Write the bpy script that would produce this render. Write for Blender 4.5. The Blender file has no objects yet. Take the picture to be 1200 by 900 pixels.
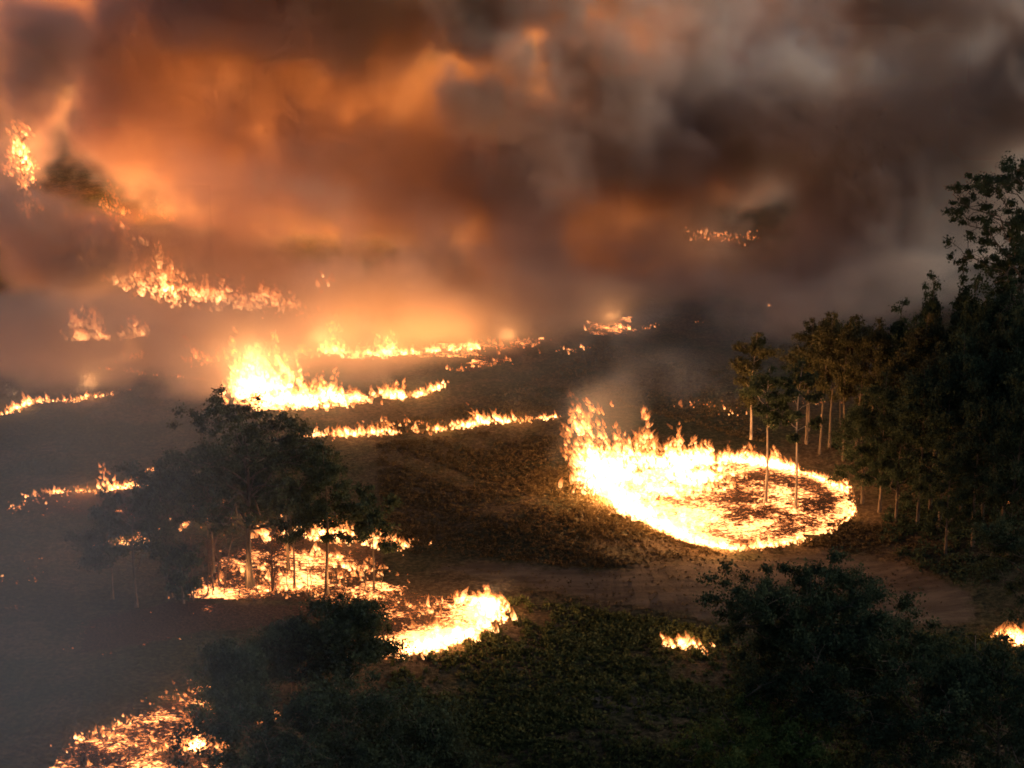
import bpy, math
import numpy as np
from mathutils import Vector

# ------------------------------------------------------------------ camera
S = bpy.context.scene
COL = S.collection
CAM_H = 103.0
PITCH = math.radians(16.4)
HFOV = math.radians(28.0)
FPX = 600.0 / math.tan(HFOV / 2)          # focal length in photo pixels (1200 wide)
cd = bpy.data.cameras.new('camera')
cam = bpy.data.objects.new('camera', cd)
COL.objects.link(cam)
cam.location = (0, 0, CAM_H)
cam.rotation_euler = (math.radians(90) - PITCH, 0, 0)
cd.sensor_fit = 'HORIZONTAL'
cd.angle = HFOV
cd.clip_start = 1.0
cd.clip_end = 20000
S.camera = cam

# ------------------------------------------------------------------ light
SUN_ELEV, SUN_ROT = math.radians(20), math.radians(75)
world = bpy.data.worlds.new('World')
S.world = world
world.use_nodes = True
wn = world.node_tree.nodes
bg = wn['Background']
sky = wn.new('ShaderNodeTexSky')
sky.sky_type = 'NISHITA'
sky.sun_disc = False
sky.sun_elevation = SUN_ELEV
sky.sun_rotation = SUN_ROT
sky.dust_density = 3.0
sky.ozone_density = 1.0
world.node_tree.links.new(sky.outputs[0], bg.inputs[0])
bg.inputs[1].default_value = 0.10
sd = bpy.data.lights.new('sun', 'SUN')
sd.energy = 0.55
sd.angle = math.radians(15)
sd.color = (1.0, 0.92, 0.84)
sun = bpy.data.objects.new('sun', sd)
COL.objects.link(sun)
# sun_rotation is measured clockwise from +Y
sv = Vector((math.sin(SUN_ROT) * math.cos(SUN_ELEV), math.cos(SUN_ROT) * math.cos(SUN_ELEV), math.sin(SUN_ELEV)))
sun.rotation_euler = sv.to_track_quat('Z', 'Y').to_euler()
sun.location = sv * 500

vs = S.view_settings
vs.view_transform = 'Standard'
vs.look = 'None'
vs.exposure = 0.0
vs.gamma = 1.0
vs.use_curve_mapping = False
cy = S.cycles
cy.use_denoising = True
cy.use_adaptive_sampling = True
cy.adaptive_threshold = 0.06
cy.max_bounces = 6
cy.diffuse_bounces = 1
cy.glossy_bounces = 1
cy.transmission_bounces = 2
cy.volume_bounces = 1
cy.transparent_max_bounces = 48
cy.sample_clamp_indirect = 1.5
cy.volume_step_rate = 3.0
cy.volume_max_steps = 256
cy.filter_width = 1.8
FIRE_GAIN = 0.13

# ------------------------------------------------------------------ terrain
def sstep(a, b, v):
    t = np.clip((np.asarray(v, float) - a) / (b - a), 0, 1)
    return t * t * (3 - 2 * t)

def terrain(x, y):
    x = np.asarray(x, float); y = np.asarray(y, float)
    z = 0.7 * np.sin(x * 0.061 + 1.3) * np.cos(y * 0.047 + 0.4)
    z = z + 0.35 * np.sin(x * 0.13 + y * 0.11 + 2.0) + 0.25 * np.cos(x * 0.19 - y * 0.07)
    hill = sstep(46, 100, x) * sstep(225, 290, y) * (1 - sstep(380, 470, y))
    z = z + 11.0 * hill
    far = sstep(800, 2600, y)
    z = z + far * 55 * (0.6 + 0.4 * np.sin(x * 0.0031 + 1))
    return z

CP, SP = math.cos(PITCH), math.sin(PITCH)
def ray(px, py):
    u, v = (px - 600) / FPX, (450 - py) / FPX
    d = np.array([u, CP + v * SP, -SP + v * CP])
    return d / np.linalg.norm(d)

def ground_at(px, py):
    """where the view line of a photo point meets the terrain"""
    d = ray(px, py)
    t = 60.0
    o = np.array([0, 0, CAM_H])
    prev = t
    while t < 3000:
        p = o + d * t
        if p[2] <= terrain(p[0], p[1]):
            lo, hi = prev, t
            for _ in range(24):
                m = (lo + hi) / 2
                q = o + d * m
                if q[2] <= terrain(q[0], q[1]): hi = m
                else: lo = m
            q = o + d * hi
            return np.array([q[0], q[1], float(terrain(q[0], q[1]))])
        prev = t
        t += 1.0
    return o + d * 3000

def air_at(px, py, dist):
    return np.array([0, 0, CAM_H]) + ray(px, py) * dist

def px_row(p):
    r = np.array(p, float) - np.array([0, 0, CAM_H])
    depth = r[1] * CP - r[2] * SP
    up = r[1] * SP + r[2] * CP
    return 450 - FPX * up / depth

def height_to(base, top_py):
    lo, hi = 0.1, 90.0
    for _ in range(30):
        m = (lo + hi) / 2
        if px_row(base + np.array([0, 0, m])) > top_py: lo = m
        else: hi = m
    return lo

# ------------------------------------------------------------------ mesh helpers
def mesh_of(name, verts, quads=None, tris=None, smooth=False):
    me = bpy.data.meshes.new(name)
    verts = np.asarray(verts, np.float32).reshape(-1, 3)
    faces = []
    nq = 0 if quads is None else len(quads)
    nt = 0 if tris is None else len(tris)
    me.vertices.add(len(verts))
    me.vertices.foreach_set('co', verts.ravel())
    loops = []
    starts = []
    if nq:
        loops.append(np.asarray(quads, np.int32).ravel()); starts.append(np.arange(nq) * 4)
    if nt:
        loops.append(np.asarray(tris, np.int32).ravel()); starts.append(nq * 4 + np.arange(nt) * 3)
    loops = np.concatenate(loops); starts = np.concatenate(starts)
    me.loops.add(len(loops))
    me.loops.foreach_set('vertex_index', loops)
    me.polygons.add(len(starts))
    me.polygons.foreach_set('loop_start', starts.astype(np.int32))
    if smooth:
        me.polygons.foreach_set('use_smooth', np.ones(len(starts), bool))
    me.update(calc_edges=True)
    return me

def set_attr(me, name, values):
    a = me.attributes.new(name, 'FLOAT', 'POINT')
    a.data.foreach_set('value', np.asarray(values, np.float32))

def link(name, data, mat=None, parent=None, **props):
    o = bpy.data.objects.new(name, data)
    COL.objects.link(o)
    if mat is not None and data is not None and not data.materials:
        data.materials.append(mat)
    if parent is not None:
        o.parent = parent
    for k, v in props.items():
        o[k] = v
    return o

def empty(name, loc, **props):
    o = link(name, None, **props)
    o.location = [float(c) for c in loc]
    o.empty_display_size = 1.0
    return o

# ------------------------------------------------------------------ materials
def new_mat(name):
    m = bpy.data.materials.new(name)
    m.use_nodes = True
    nt = m.node_tree
    nt.nodes.clear()
    out = nt.nodes.new('ShaderNodeOutputMaterial')
    return m, nt, out

class G:
    """tiny node-building shorthand"""
    def __init__(s, nt): s.nt = nt
    def n(s, t, **kw):
        x = s.nt.nodes.new(t)
        for k, v in kw.items(): setattr(x, k, v)
        return x
    def put(s, sock, v):
        if isinstance(v, bpy.types.NodeSocket): s.nt.links.new(v, sock)
        else: sock.default_value = v
    def math(s, op, a, b=0.0, c=0.0, clamp=False):
        x = s.n('ShaderNodeMath', operation=op, use_clamp=clamp)
        for i, v in enumerate((a, b, c)): s.put(x.inputs[i], v)
        return x.outputs[0]
    def vec(s, op, a, b=(0, 0, 0)):
        x = s.n('ShaderNodeVectorMath', operation=op)
        s.put(x.inputs[0], a); s.put(x.inputs[1], b)
        return x.outputs['Value'] if op in ('DOT_PRODUCT', 'LENGTH') else x.outputs['Vector']
    def noise(s, vec, scale, detail=2.0, rough=0.5, dist=0.0, out=0):
        x = s.n('ShaderNodeTexNoise')
        if vec is not None: s.put(x.inputs['Vector'], vec)
        x.inputs['Scale'].default_value = scale
        x.inputs['Detail'].default_value = detail
        x.inputs['Roughness'].default_value = rough
        x.inputs['Distortion'].default_value = dist
        return x.outputs[out]
    def ss(s, v, a, b, c=0.0, d=1.0):
        x = s.n('ShaderNodeMapRange', interpolation_type='SMOOTHSTEP')
        s.put(x.inputs[0], v)
        for i, k in enumerate((a, b, c, d)): s.put(x.inputs[1 + i], k)
        return x.outputs[0]
    def mix(s, f, a, b):
        x = s.n('ShaderNodeMix', data_type='RGBA')
        s.put(x.inputs[0], f); s.put(x.inputs[6], a); s.put(x.inputs[7], b)
        return x.outputs[2]
    def pos(s):
        return s.n('ShaderNodeNewGeometry').outputs['Position']
    def attr(s, name):
        return s.n('ShaderNodeAttribute', attribute_name=name).outputs['Fac']

def c4(r, g, b): return (r, g, b, 1.0)

def paddock_colour(g, P):
    big = g.noise(P, 0.035, 4, 0.55)
    mid = g.noise(P, 0.22, 5, 0.6)
    fine = g.noise(P, 1.6, 6, 0.65)
    straw = g.mix(g.ss(fine, .35, .7), c4(.040, .028, .017), c4(.115, .082, .048))
    scrub = g.mix(g.ss(fine, .4, .68), c4(.020, .022, .013), c4(.060, .058, .030))
    c = g.mix(g.ss(g.math('ADD', big, g.math('MULTIPLY', mid, .6)), .66, .92), straw, scrub)
    return c, fine, mid

def ground_material():
    m, nt, out = new_mat('dry_scrub_ground')
    g = G(nt); P = g.pos()
    c, fine, mid = paddock_colour(g, P)
    bs = g.n('ShaderNodeBsdfPrincipled')
    g.put(bs.inputs['Base Color'], c)
    bs.inputs['Roughness'].default_value = 1.0
    bs.inputs['Specular IOR Level'].default_value = 0.05
    bp = g.n('ShaderNodeBump')
    bp.inputs['Strength'].default_value = 1.0
    bp.inputs['Distance'].default_value = 0.8
    g.put(bp.inputs['Height'], g.math('ADD', fine, g.math('MULTIPLY', mid, 1.5)))
    nt.links.new(bp.outputs[0], bs.inputs['Normal'])
    nt.links.new(bs.outputs[0], out.inputs[0])
    return m

def dirt_material():
    m, nt, out = new_mat('bare_track_dirt')
    g = G(nt); P = g.pos()
    mid = g.noise(g.vec('MULTIPLY', P, (.35, 1.4, 1)), 0.35, 6, 0.62)
    fine = g.noise(P, 2.2, 6, 0.7)
    c = g.mix(g.ss(mid, .3, .7), c4(.046, .036, .027), c4(.110, .086, .064))
    c = g.mix(g.ss(fine, .5, .8, 0, .6), c, c4(.05, .042, .026))
    pc, _f, _m = paddock_colour(g, P)
    e = g.math('ADD', g.attr('edge_in'), g.math('MULTIPLY', g.math('SUBTRACT', g.noise(P, .5, 5, .65), .5), 1.6))
    c = g.mix(g.ss(e, .25, .75), pc, c)
    bs = g.n('ShaderNodeBsdfPrincipled')
    g.put(bs.inputs['Base Color'], c)
    bs.inputs['Roughness'].default_value = 1.0
    bs.inputs['Specular IOR Level'].default_value = 0.05
    bp = g.n('ShaderNodeBump'); bp.inputs['Strength'].default_value = .7; bp.inputs['Distance'].default_value = .4
    g.put(bp.inputs['Height'], g.math('ADD', fine, mid))
    nt.links.new(bp.outputs[0], bs.inputs['Normal'])
    nt.links.new(bs.outputs[0], out.inputs[0])
    return m

def ember_material():
    """charred soil in which live coals glow where the burn is hottest"""
    m, nt, out = new_mat('glowing_char')
    g = G(nt); P = g.pos()
    h = g.attr('burn_heat')
    st = g.vec('MULTIPLY', P, (.75, 1.0, 1.0))
    n1 = g.noise(st, 1.5, 7, .74, 1.2)
    n2 = g.noise(P, .16, 3, .5)
    fine = g.noise(P, 3.0, 5, .65)
    v = g.math('ADD', g.math('MULTIPLY', n1, .75), g.math('MULTIPLY', n2, .35))
    thr = g.math('SUBTRACT', .755, g.math('MULTIPLY', h, .40))
    glow = g.ss(g.math('SUBTRACT', v, thr), -.02, .12)
    glow = g.math('MULTIPLY', glow, g.math('MULTIPLY', h, 2.0, clamp=True))
    strength = g.math('MULTIPLY', g.math('POWER', glow, 1.6), 4.5)
    col = g.mix(glow, c4(1, .16, .03), c4(1, .42, .13))
    base = g.mix(g.ss(fine, .35, .7), c4(.022, .014, .011), c4(.085, .05, .036))
    pc, _f, _m = paddock_colour(g, P)
    e = g.math('ADD', g.attr('edge_in'), g.math('MULTIPLY', g.math('SUBTRACT', g.noise(P, .5, 5, .65), .5), 1.6))
    base = g.mix(g.ss(e, .25, .75), pc, base)
    bs = g.n('ShaderNodeBsdfPrincipled')
    g.put(bs.inputs['Base Color'], base)
    bs.inputs['Roughness'].default_value = 1.0
    bs.inputs['Specular IOR Level'].default_value = 0.05
    g.put(bs.inputs['Emission Color'], col)
    g.put(bs.inputs['Emission Strength'], strength)
    bp = g.n('ShaderNodeBump'); bp.inputs['Strength'].default_value = 1; bp.inputs['Distance'].default_value = .5
    g.put(bp.inputs['Height'], fine)
    nt.links.new(bp.outputs[0], bs.inputs['Normal'])
    nt.links.new(bs.outputs[0], out.inputs[0])
    m.cycles.emission_sampling = 'NONE'
    return m

def flame_material():
    """burning gas: it only adds light, hotter and whiter low down"""
    m, nt, out = new_mat('flame')
    g = G(nt); P = g.pos()
    h = g.attr('burn_heat')
    n = g.noise(g.vec('MULTIPLY', P, (1, 1, .55)), 1.5, 4, .65, 1.0)
    br = g.ss(n, .36, .62, .05, 1.0)
    k = g.math('MULTIPLY', g.math('MULTIPLY', h, h), br)
    col = g.mix(g.ss(k, .02, .6), c4(1, .25, .05), c4(1, .52, .19))
    em = g.n('ShaderNodeEmission')
    g.put(em.inputs[0], col)
    g.put(em.inputs[1], g.math('MULTIPLY', k, 3.2))
    tr = g.n('ShaderNodeBsdfTransparent')
    ad = g.n('ShaderNodeAddShader')
    nt.links.new(em.outputs[0], ad.inputs[0]); nt.links.new(tr.outputs[0], ad.inputs[1])
    nt.links.new(ad.outputs[0], out.inputs[0])
    m.cycles.emission_sampling = 'NONE'
    return m

def leaf_material(name, dark, light):
    m, nt, out = new_mat(name)
    g = G(nt); P = g.pos()
    n = g.noise(P, .55, 3, .6)
    isl = g.n('ShaderNodeNewGeometry').outputs['Random Per Island']
    c = g.mix(g.ss(g.math('ADD', g.math('MULTIPLY', n, .7), g.math('MULTIPLY', isl, .3)), .3, .75), c4(*dark), c4(*light))
    d = g.n('ShaderNodeBsdfDiffuse'); g.put(d.inputs[0], c)
    t = g.n('ShaderNodeBsdfTranslucent'); g.put(t.inputs[0], c)
    x = g.n('ShaderNodeMixShader'); x.inputs[0].default_value = .3
    nt.links.new(d.outputs[0], x.inputs[1]); nt.links.new(t.outputs[0], x.inputs[2])
    nt.links.new(x.outputs[0], out.inputs[0])
    return m

def bark_material(name, a, b):
    m, nt, out = new_mat(name)
    g = G(nt); P = g.pos()
    n = g.noise(g.vec('MULTIPLY', P, (3, 3, .5)), 1.0, 5, .65)
    c = g.mix(g.ss(n, .35, .65), c4(*a), c4(*b))
    bs = g.n('ShaderNodeBsdfPrincipled')
    g.put(bs.inputs['Base Color'], c)
    bs.inputs['Roughness'].default_value = .95
    bs.inputs['Specular IOR Level'].default_value = .1
    bp = g.n('ShaderNodeBump'); bp.inputs['Strength'].default_value = .8; bp.inputs['Distance'].default_value = .1
    g.put(bp.inputs['Height'], n)
    nt.links.new(bp.outputs[0], bs.inputs['Normal'])
    nt.links.new(bs.outputs[0], out.inputs[0])
    return m

M_GROUND, M_DIRT, M_EMBER, M_FLAME = ground_material(), dirt_material(), ember_material(), flame_material()
M_LEAF = leaf_material('grey_green_gum_leaf', (.024, .032, .020), (.070, .085, .050))
M_LEAF_DARK = leaf_material('dark_leaf', (.020, .030, .019), (.062, .086, .050))
M_LEAF_OLIVE = leaf_material('olive_leaf', (.026, .030, .016), (.078, .076, .040))
M_LEAF_GREEN = leaf_material('fresh_green_leaf', (.035, .055, .018), (.110, .150, .050))
M_SCRUB = leaf_material('scrub_leaf', (.026, .034, .015), (.095, .108, .046))
M_STRAW = leaf_material('dry_grass_blade', (.038, .030, .016), (.120, .092, .050))
M_TWIG = bark_material('singed_twig', (.05, .03, .022), (.13, .08, .055))
M_BARK_PALE = bark_material('pale_gum_bark', (.12, .10, .08), (.36, .30, .24))
M_BARK_GREY = bark_material('grey_gum_bark', (.035, .030, .025), (.115, .092, .072))
M_BARK = bark_material('brown_bark', (.05, .04, .03), (.15, .115, .085))

# ------------------------------------------------------------------ ground sheet
def axis(lo, hi, flo, fhi, fine):
    a = [flo]
    st = fine
    while a[-1] > lo:
        st *= 1.22; a.append(max(lo, a[-1] - st))
    a = a[::-1][:-1] + list(np.arange(flo, fhi + 1e-6, fine))
    st = fine
    while a[-1] < hi:
        st *= 1.22; a.append(min(hi, a[-1] + st))
    return np.array(a)

gx, gy = axis(-9000, 9000, -150, 150, 2.5), axis(-2500, 15000, 170, 620, 2.5)
XX, YY = np.meshgrid(gx, gy)
nx, ny = len(gx), len(gy)
idx = np.arange(nx * ny).reshape(ny, nx)
q = np.stack([idx[:-1, :-1], idx[:-1, 1:], idx[1:, 1:], idx[1:, :-1]], -1).reshape(-1, 4)
link('ground', mesh_of('ground', np.stack([XX, YY, terrain(XX, YY)], -1).reshape(-1, 3), q, smooth=True), M_GROUND,
     kind='structure', label='dry brown scrub paddock sloping towards the forest')

# ------------------------------------------------------------------ patches that lie on the ground
def in_poly(x, y, poly):
    ins = np.zeros(x.shape, bool)
    n = len(poly)
    for i in range(n):
        x1, y1 = poly[i][:2]; x2, y2 = poly[(i + 1) % n][:2]
        c = ((y1 > y) != (y2 > y)) & (x < (x2 - x1) * (y - y1) / ((y2 - y1) or 1e-9) + x1)
        ins ^= c
    return ins

def edge_dist(x, y, poly, closed=True):
    d = np.full(x.shape, 1e9)
    n = len(poly)
    for i in range(n if closed else n - 1):
        a = np.array(poly[i][:2]); b = np.array(poly[(i + 1) % n][:2])
        ab = b - a
        t = np.clip(((x - a[0]) * ab[0] + (y - a[1]) * ab[1]) / max(ab @ ab, 1e-9), 0, 1)
        d = np.minimum(d, np.hypot(x - a[0] - t * ab[0], y - a[1] - t * ab[1]))
    return d

def wob(x, y, s=1.0, k=0.0):
    return (np.sin(x * .9 * s + 1.7 * np.sin(y * .5 * s + k)) + np.sin(y * 1.3 * s + 1.3 * np.sin(x * .7 * s + 2 + k)) + .7 * np.sin((x + y) * 2.3 * s + k)) / 2.7

def patch_mesh(name, pxpoly, step, lift, heat=None, rag=1.2, fade=4.0):
    poly = [ground_at(*p) for p in pxpoly]
    P = np.array(poly)
    xs = np.arange(P[:, 0].min() - 3, P[:, 0].max() + 3, step)
    ys = np.arange(P[:, 1].min() - 3, P[:, 1].max() + 3, step)
    X, Y = np.meshgrid(xs, ys)
    d = edge_dist(X, Y, poly) * np.where(in_poly(X, Y, poly), 1, -1)
    keepv = d + wob(X, Y) * rag > 0
    i = np.arange(X.size).reshape(X.shape)
    q = np.stack([i[:-1, :-1], i[:-1, 1:], i[1:, 1:], i[1:, :-1]], -1).reshape(-1, 4)
    q = q[keepv.ravel()[q].all(1)]
    used = np.unique(q)
    remap = np.zeros(X.size, int); remap[used] = np.arange(len(used))
    x, y = X.ravel()[used], Y.ravel()[used]
    me = mesh_of(name, np.stack([x, y, terrain(x, y) + lift], -1), remap[q], smooth=True)
    set_attr(me, 'edge_in', np.clip(d.ravel()[used] / fade, 0, 1))
    if heat is not None:
        set_attr(me, 'burn_heat', np.clip(heat(x, y, d.ravel()[used]), 0, 1))
    return me

link('dirt_track', patch_mesh('dirt_track', [(470, 668), (560, 655), (700, 664), (860, 652), (960, 640), (1060, 652), (1150, 690), (1165, 735), (1060, 740),
     (930, 735), (840, 738), (740, 716), (640, 700), (590, 690)], .8, .07, rag=1.6), M_DIRT, kind='structure', label='bare dirt track crossing the scrub below the burning ring')
link('dirt_clearing', patch_mesh('dirt_clearing', [(640, 812), (700, 800), (790, 812), (850, 818), (880, 838), (800, 852), (720, 848), (650, 838)], .6, .07, rag=3.0, fade=6.0), M_DIRT,
     kind='structure', label='small bare dirt clearing in the green scrub')

# ------------------------------------------------------------------ fires
RING_SIDES = 4
def tongues(rng, base, hgt, rad, heat, lean, curl=1.0, rings=6):
    """base (n,3), hgt/rad/heat (n,), lean (n,2): closed tapering, curling flame tongues"""
    n = len(base)
    t = np.linspace(0, 1, rings)
    prof = np.sin(np.pi * np.clip(t * .86 + .12, 0, 1) ** .75) ** .9 * (1 - t) ** .35
    prof[0] *= .8; prof[-1] = .012
    ph, ph2 = rng.uniform(0, 6.3, (n, 1)), rng.uniform(0, 6.3, (n, 1))
    fr = rng.uniform(2.5, 6.5, (n, 1))
    cx = lean[:, :1] * t ** 1.3 * hgt[:, None] + curl * .16 * hgt[:, None] * t * np.sin(fr * t + ph)
    cyy = lean[:, 1:] * t ** 1.3 * hgt[:, None] + curl * .16 * hgt[:, None] * t * np.sin(fr * t * .8 + ph2)
    cz = t[None] * hgt[:, None]
    a = np.linspace(0, 2 * np.pi, RING_SIDES, endpoint=False)
    tw = rng.uniform(0, 6.3, (n, 1, 1)) + t[None, :, None] * rng.uniform(-2, 2, (n, 1, 1))
    A = a[None, None] + tw
    sq = rng.uniform(.45, 1.3, (n, 1, 1))
    r = rad[:, None, None] * prof[None, :, None] * (1 + .35 * rng.standard_normal((n, rings, RING_SIDES)))
    v = np.stack([base[:, 0][:, None, None] + cx[:, :, None] + r * np.cos(A), base[:, 1][:, None, None] + cyy[:, :, None] + r * sq * np.sin(A),
                  base[:, 2][:, None, None] + cz[:, :, None] + 0 * A], -1)
    k = rings * RING_SIDES
    qi = []
    for j in range(rings - 1):
        for s in range(RING_SIDES):
            s2 = (s + 1) % RING_SIDES
            qi.append((j * RING_SIDES + s, j * RING_SIDES + s2, (j + 1) * RING_SIDES + s2, (j + 1) * RING_SIDES + s))
    Q = (np.array(qi)[None] + (np.arange(n) * k)[:, None, None]).reshape(-1, 4)
    H = np.broadcast_to((heat[:, None] * (1 - .8 * t ** 1.1)[None])[:, :, None], (n, rings, RING_SIDES))
    return v.reshape(-1, 3), Q, H.ravel()

def resample(pts, n, rng):
    P = np.array(pts)
    seg = np.linalg.norm(np.diff(P[:, :2], axis=0), axis=1)
    cum = np.concatenate([[0], np.cumsum(seg)])
    s = rng.uniform(0, cum[-1], n)
    return np.stack([np.interp(s, cum, P[:, 0]), np.interp(s, cum, P[:, 1])], -1), s / cum[-1], cum[-1]

def fire(name, label, strokes, bed=None, bed_heat=None, power=None, seed=1, light_h=2.5, spacing=14, hs=.66, category='fire', group=None, lean=(-.12, 0), step=.5, rag=1.0):
    """strokes: dicts px=[(x,y)..], w=metres of spread, h=(h0,h1) flame heights along the stroke, n=tongues, heat, z=lift"""
    rng = np.random.default_rng(seed)
    first = ground_at(*strokes[0]['px'][0])
    root = empty(name, first, label=label, category=category)
    if group: root['group'] = group
    off = -first
    V, Qs, Hs, nv = [], [], [], 0
    lights = []
    for st in strokes:
        pts = [ground_at(*p) for p in st['px']]
        if len(pts) == 1: pts = [pts[0] - [.5, 0, 0], pts[0] + [.5, 0, 0]]
        xy, s, L = resample(pts, st['n'], rng)
        w = st.get('w', 1.0)
        xy = xy + rng.normal(0, w, xy.shape)
        hh = st['h'] if isinstance(st['h'], (list, tuple)) else (st['h'], st['h'])
        hg = np.interp(s, np.linspace(0, 1, len(hh)), hh)
        clump = .52 + .42 * wob(xy[:, 0] * .55, xy[:, 1] * .4, 1.0, seed) + .3 * wob(xy[:, 0] * 1.7, xy[:, 1] * 1.3, 1.0, seed + 3)
        hg = hg * (.35 + .75 * np.clip(clump, 0, 1)) * rng.lognormal(-.25, .48, len(hg))
        hg = hg * (st.get('hs', hs) if 'z' not in st else .8)
        dens = rng.uniform(0, 1, len(hg)) < np.clip(-.15 + 1.6 * clump, .06 if st['n'] > 40 else 1, 1)
        xy, hg = xy[dens], np.maximum(hg[dens], .12)
        ht = st.get('heat', 1.0) * rng.uniform(.5, 1.1, len(hg))
        z = terrain(xy[:, 0], xy[:, 1]) - .05
        if 'z' in st: z = z + rng.uniform(st['z'][0], st['z'][1], len(hg))
        ln = np.array(st.get('lean', lean))[None] + rng.normal(0, .16, (len(hg), 2))
        tall = hg > 2.4
        few = tall & (rng.uniform(0, 1, len(hg)) < np.clip(.9 / hg, .05, .5))
        bx, bz, hh_, hts, lns = [xy[~tall]], [z[~tall]], [hg[~tall]], [ht[~tall]], [ln[~tall]]
        for k in np.where(few)[0]:                     # a tall flame is a writhing column of short licks
            m = int(7 + hg[k] * 4)
            u = rng.uniform(0, 1.0, m) ** 1.15
            u[: m // 12] *= 1.25
            ph, fr = rng.uniform(0, 6.3, 2), rng.uniform(2, 5)
            cx = np.stack([ln[k, 0] * u + .13 * np.sin(fr * u + ph[0]) * u, ln[k, 1] * u + .10 * np.sin(fr * u + ph[1]) * u], -1) * hg[k]
            bx.append(xy[k] + cx + rng.normal(0, 1, (m, 2)) * (.15 * hg[k] * (1.08 - np.clip(u, 0, 1)) + .1)[:, None])
            bz.append(z[k] + u * hg[k] * .9)
            hh_.append((rng.uniform(.35, 1.2, m) + .13 * hg[k]) * (1.1 - .5 * np.clip(u, 0, 1)))
            hts.append(np.full(m, ht[k]) * (1.05 - .5 * u) * rng.uniform(.65, 1.2, m)); lns.append(np.repeat(ln[k][None] * 1.3, m, 0) + rng.normal(0, .25, (m, 2)))
        xy, z, hg, ht, ln = np.concatenate(bx), np.concatenate(bz), np.concatenate(hh_), np.concatenate(hts), np.concatenate(lns)
        rd = hg * rng.uniform(.12, .27, len(hg)) * st.get('fat', 1) + .03
        v, Q, H = tongues(rng, np.stack([xy[:, 0], xy[:, 1], z], -1), hg, rd, ht, ln, curl=st.get('curl', 1.0))
        V.append(v + off); Qs.append(Q + nv); Hs.append(H); nv += len(v)
        pw = st.get('power', 0)
        if pw:
            k = max(1, int(round(L / st.get('spacing', spacing))))
            P = np.array(pts)
            cum = np.concatenate([[0], np.cumsum(np.linalg.norm(np.diff(P[:, :2], axis=0), axis=1))])
            for j in range(k):
                sj = (j + .5) / k * cum[-1]
                x, y = np.interp(sj, cum, P[:, 0]), np.interp(sj, cum, P[:, 1])
                hz = np.interp((j + .5) / k, np.linspace(0, 1, len(hh)), hh)
                lights.append((x, y, float(terrain(x, y)) + st.get('lh', max(light_h, .55 * hz)) + (st['z'][0] if 'z' in st else 0), pw / k, st.get('lr', min(2.5, .4 + .2 * hz)), st.get('lcol', (1, .42, .13))))
    me = mesh_of('flames', np.concatenate(V), np.concatenate(Qs), smooth=True)
    set_attr(me, 'burn_heat', np.concatenate(Hs))
    fl = link('flames', me, M_FLAME, root, kind='stuff')
    fl.visible_shadow = False            # burning gas casts no shadow
    if bed:
        bm = patch_mesh('ember_bed', bed, step, .10, bed_heat, rag, 2.0)
        co = np.empty(len(bm.vertices) * 3, np.float32); bm.vertices.foreach_get('co', co)
        bm.vertices.foreach_set('co', (co.reshape(-1, 3) + off.astype(np.float32)).ravel())
        link('ember_bed', bm, M_EMBER, root)
    for (x, y, z, p, r, c) in lights:
        ld = bpy.data.lights.new('fire_light', 'POINT')
        ld.energy = p * 1000 * FIRE_GAIN; ld.color = c; ld.shadow_soft_size = r
        lo = bpy.data.objects.new('fire_light', ld)
        COL.objects.link(lo); lo.parent = root
        lo.location = (x + off[0], y + off[1], z + off[2])
    return root

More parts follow.
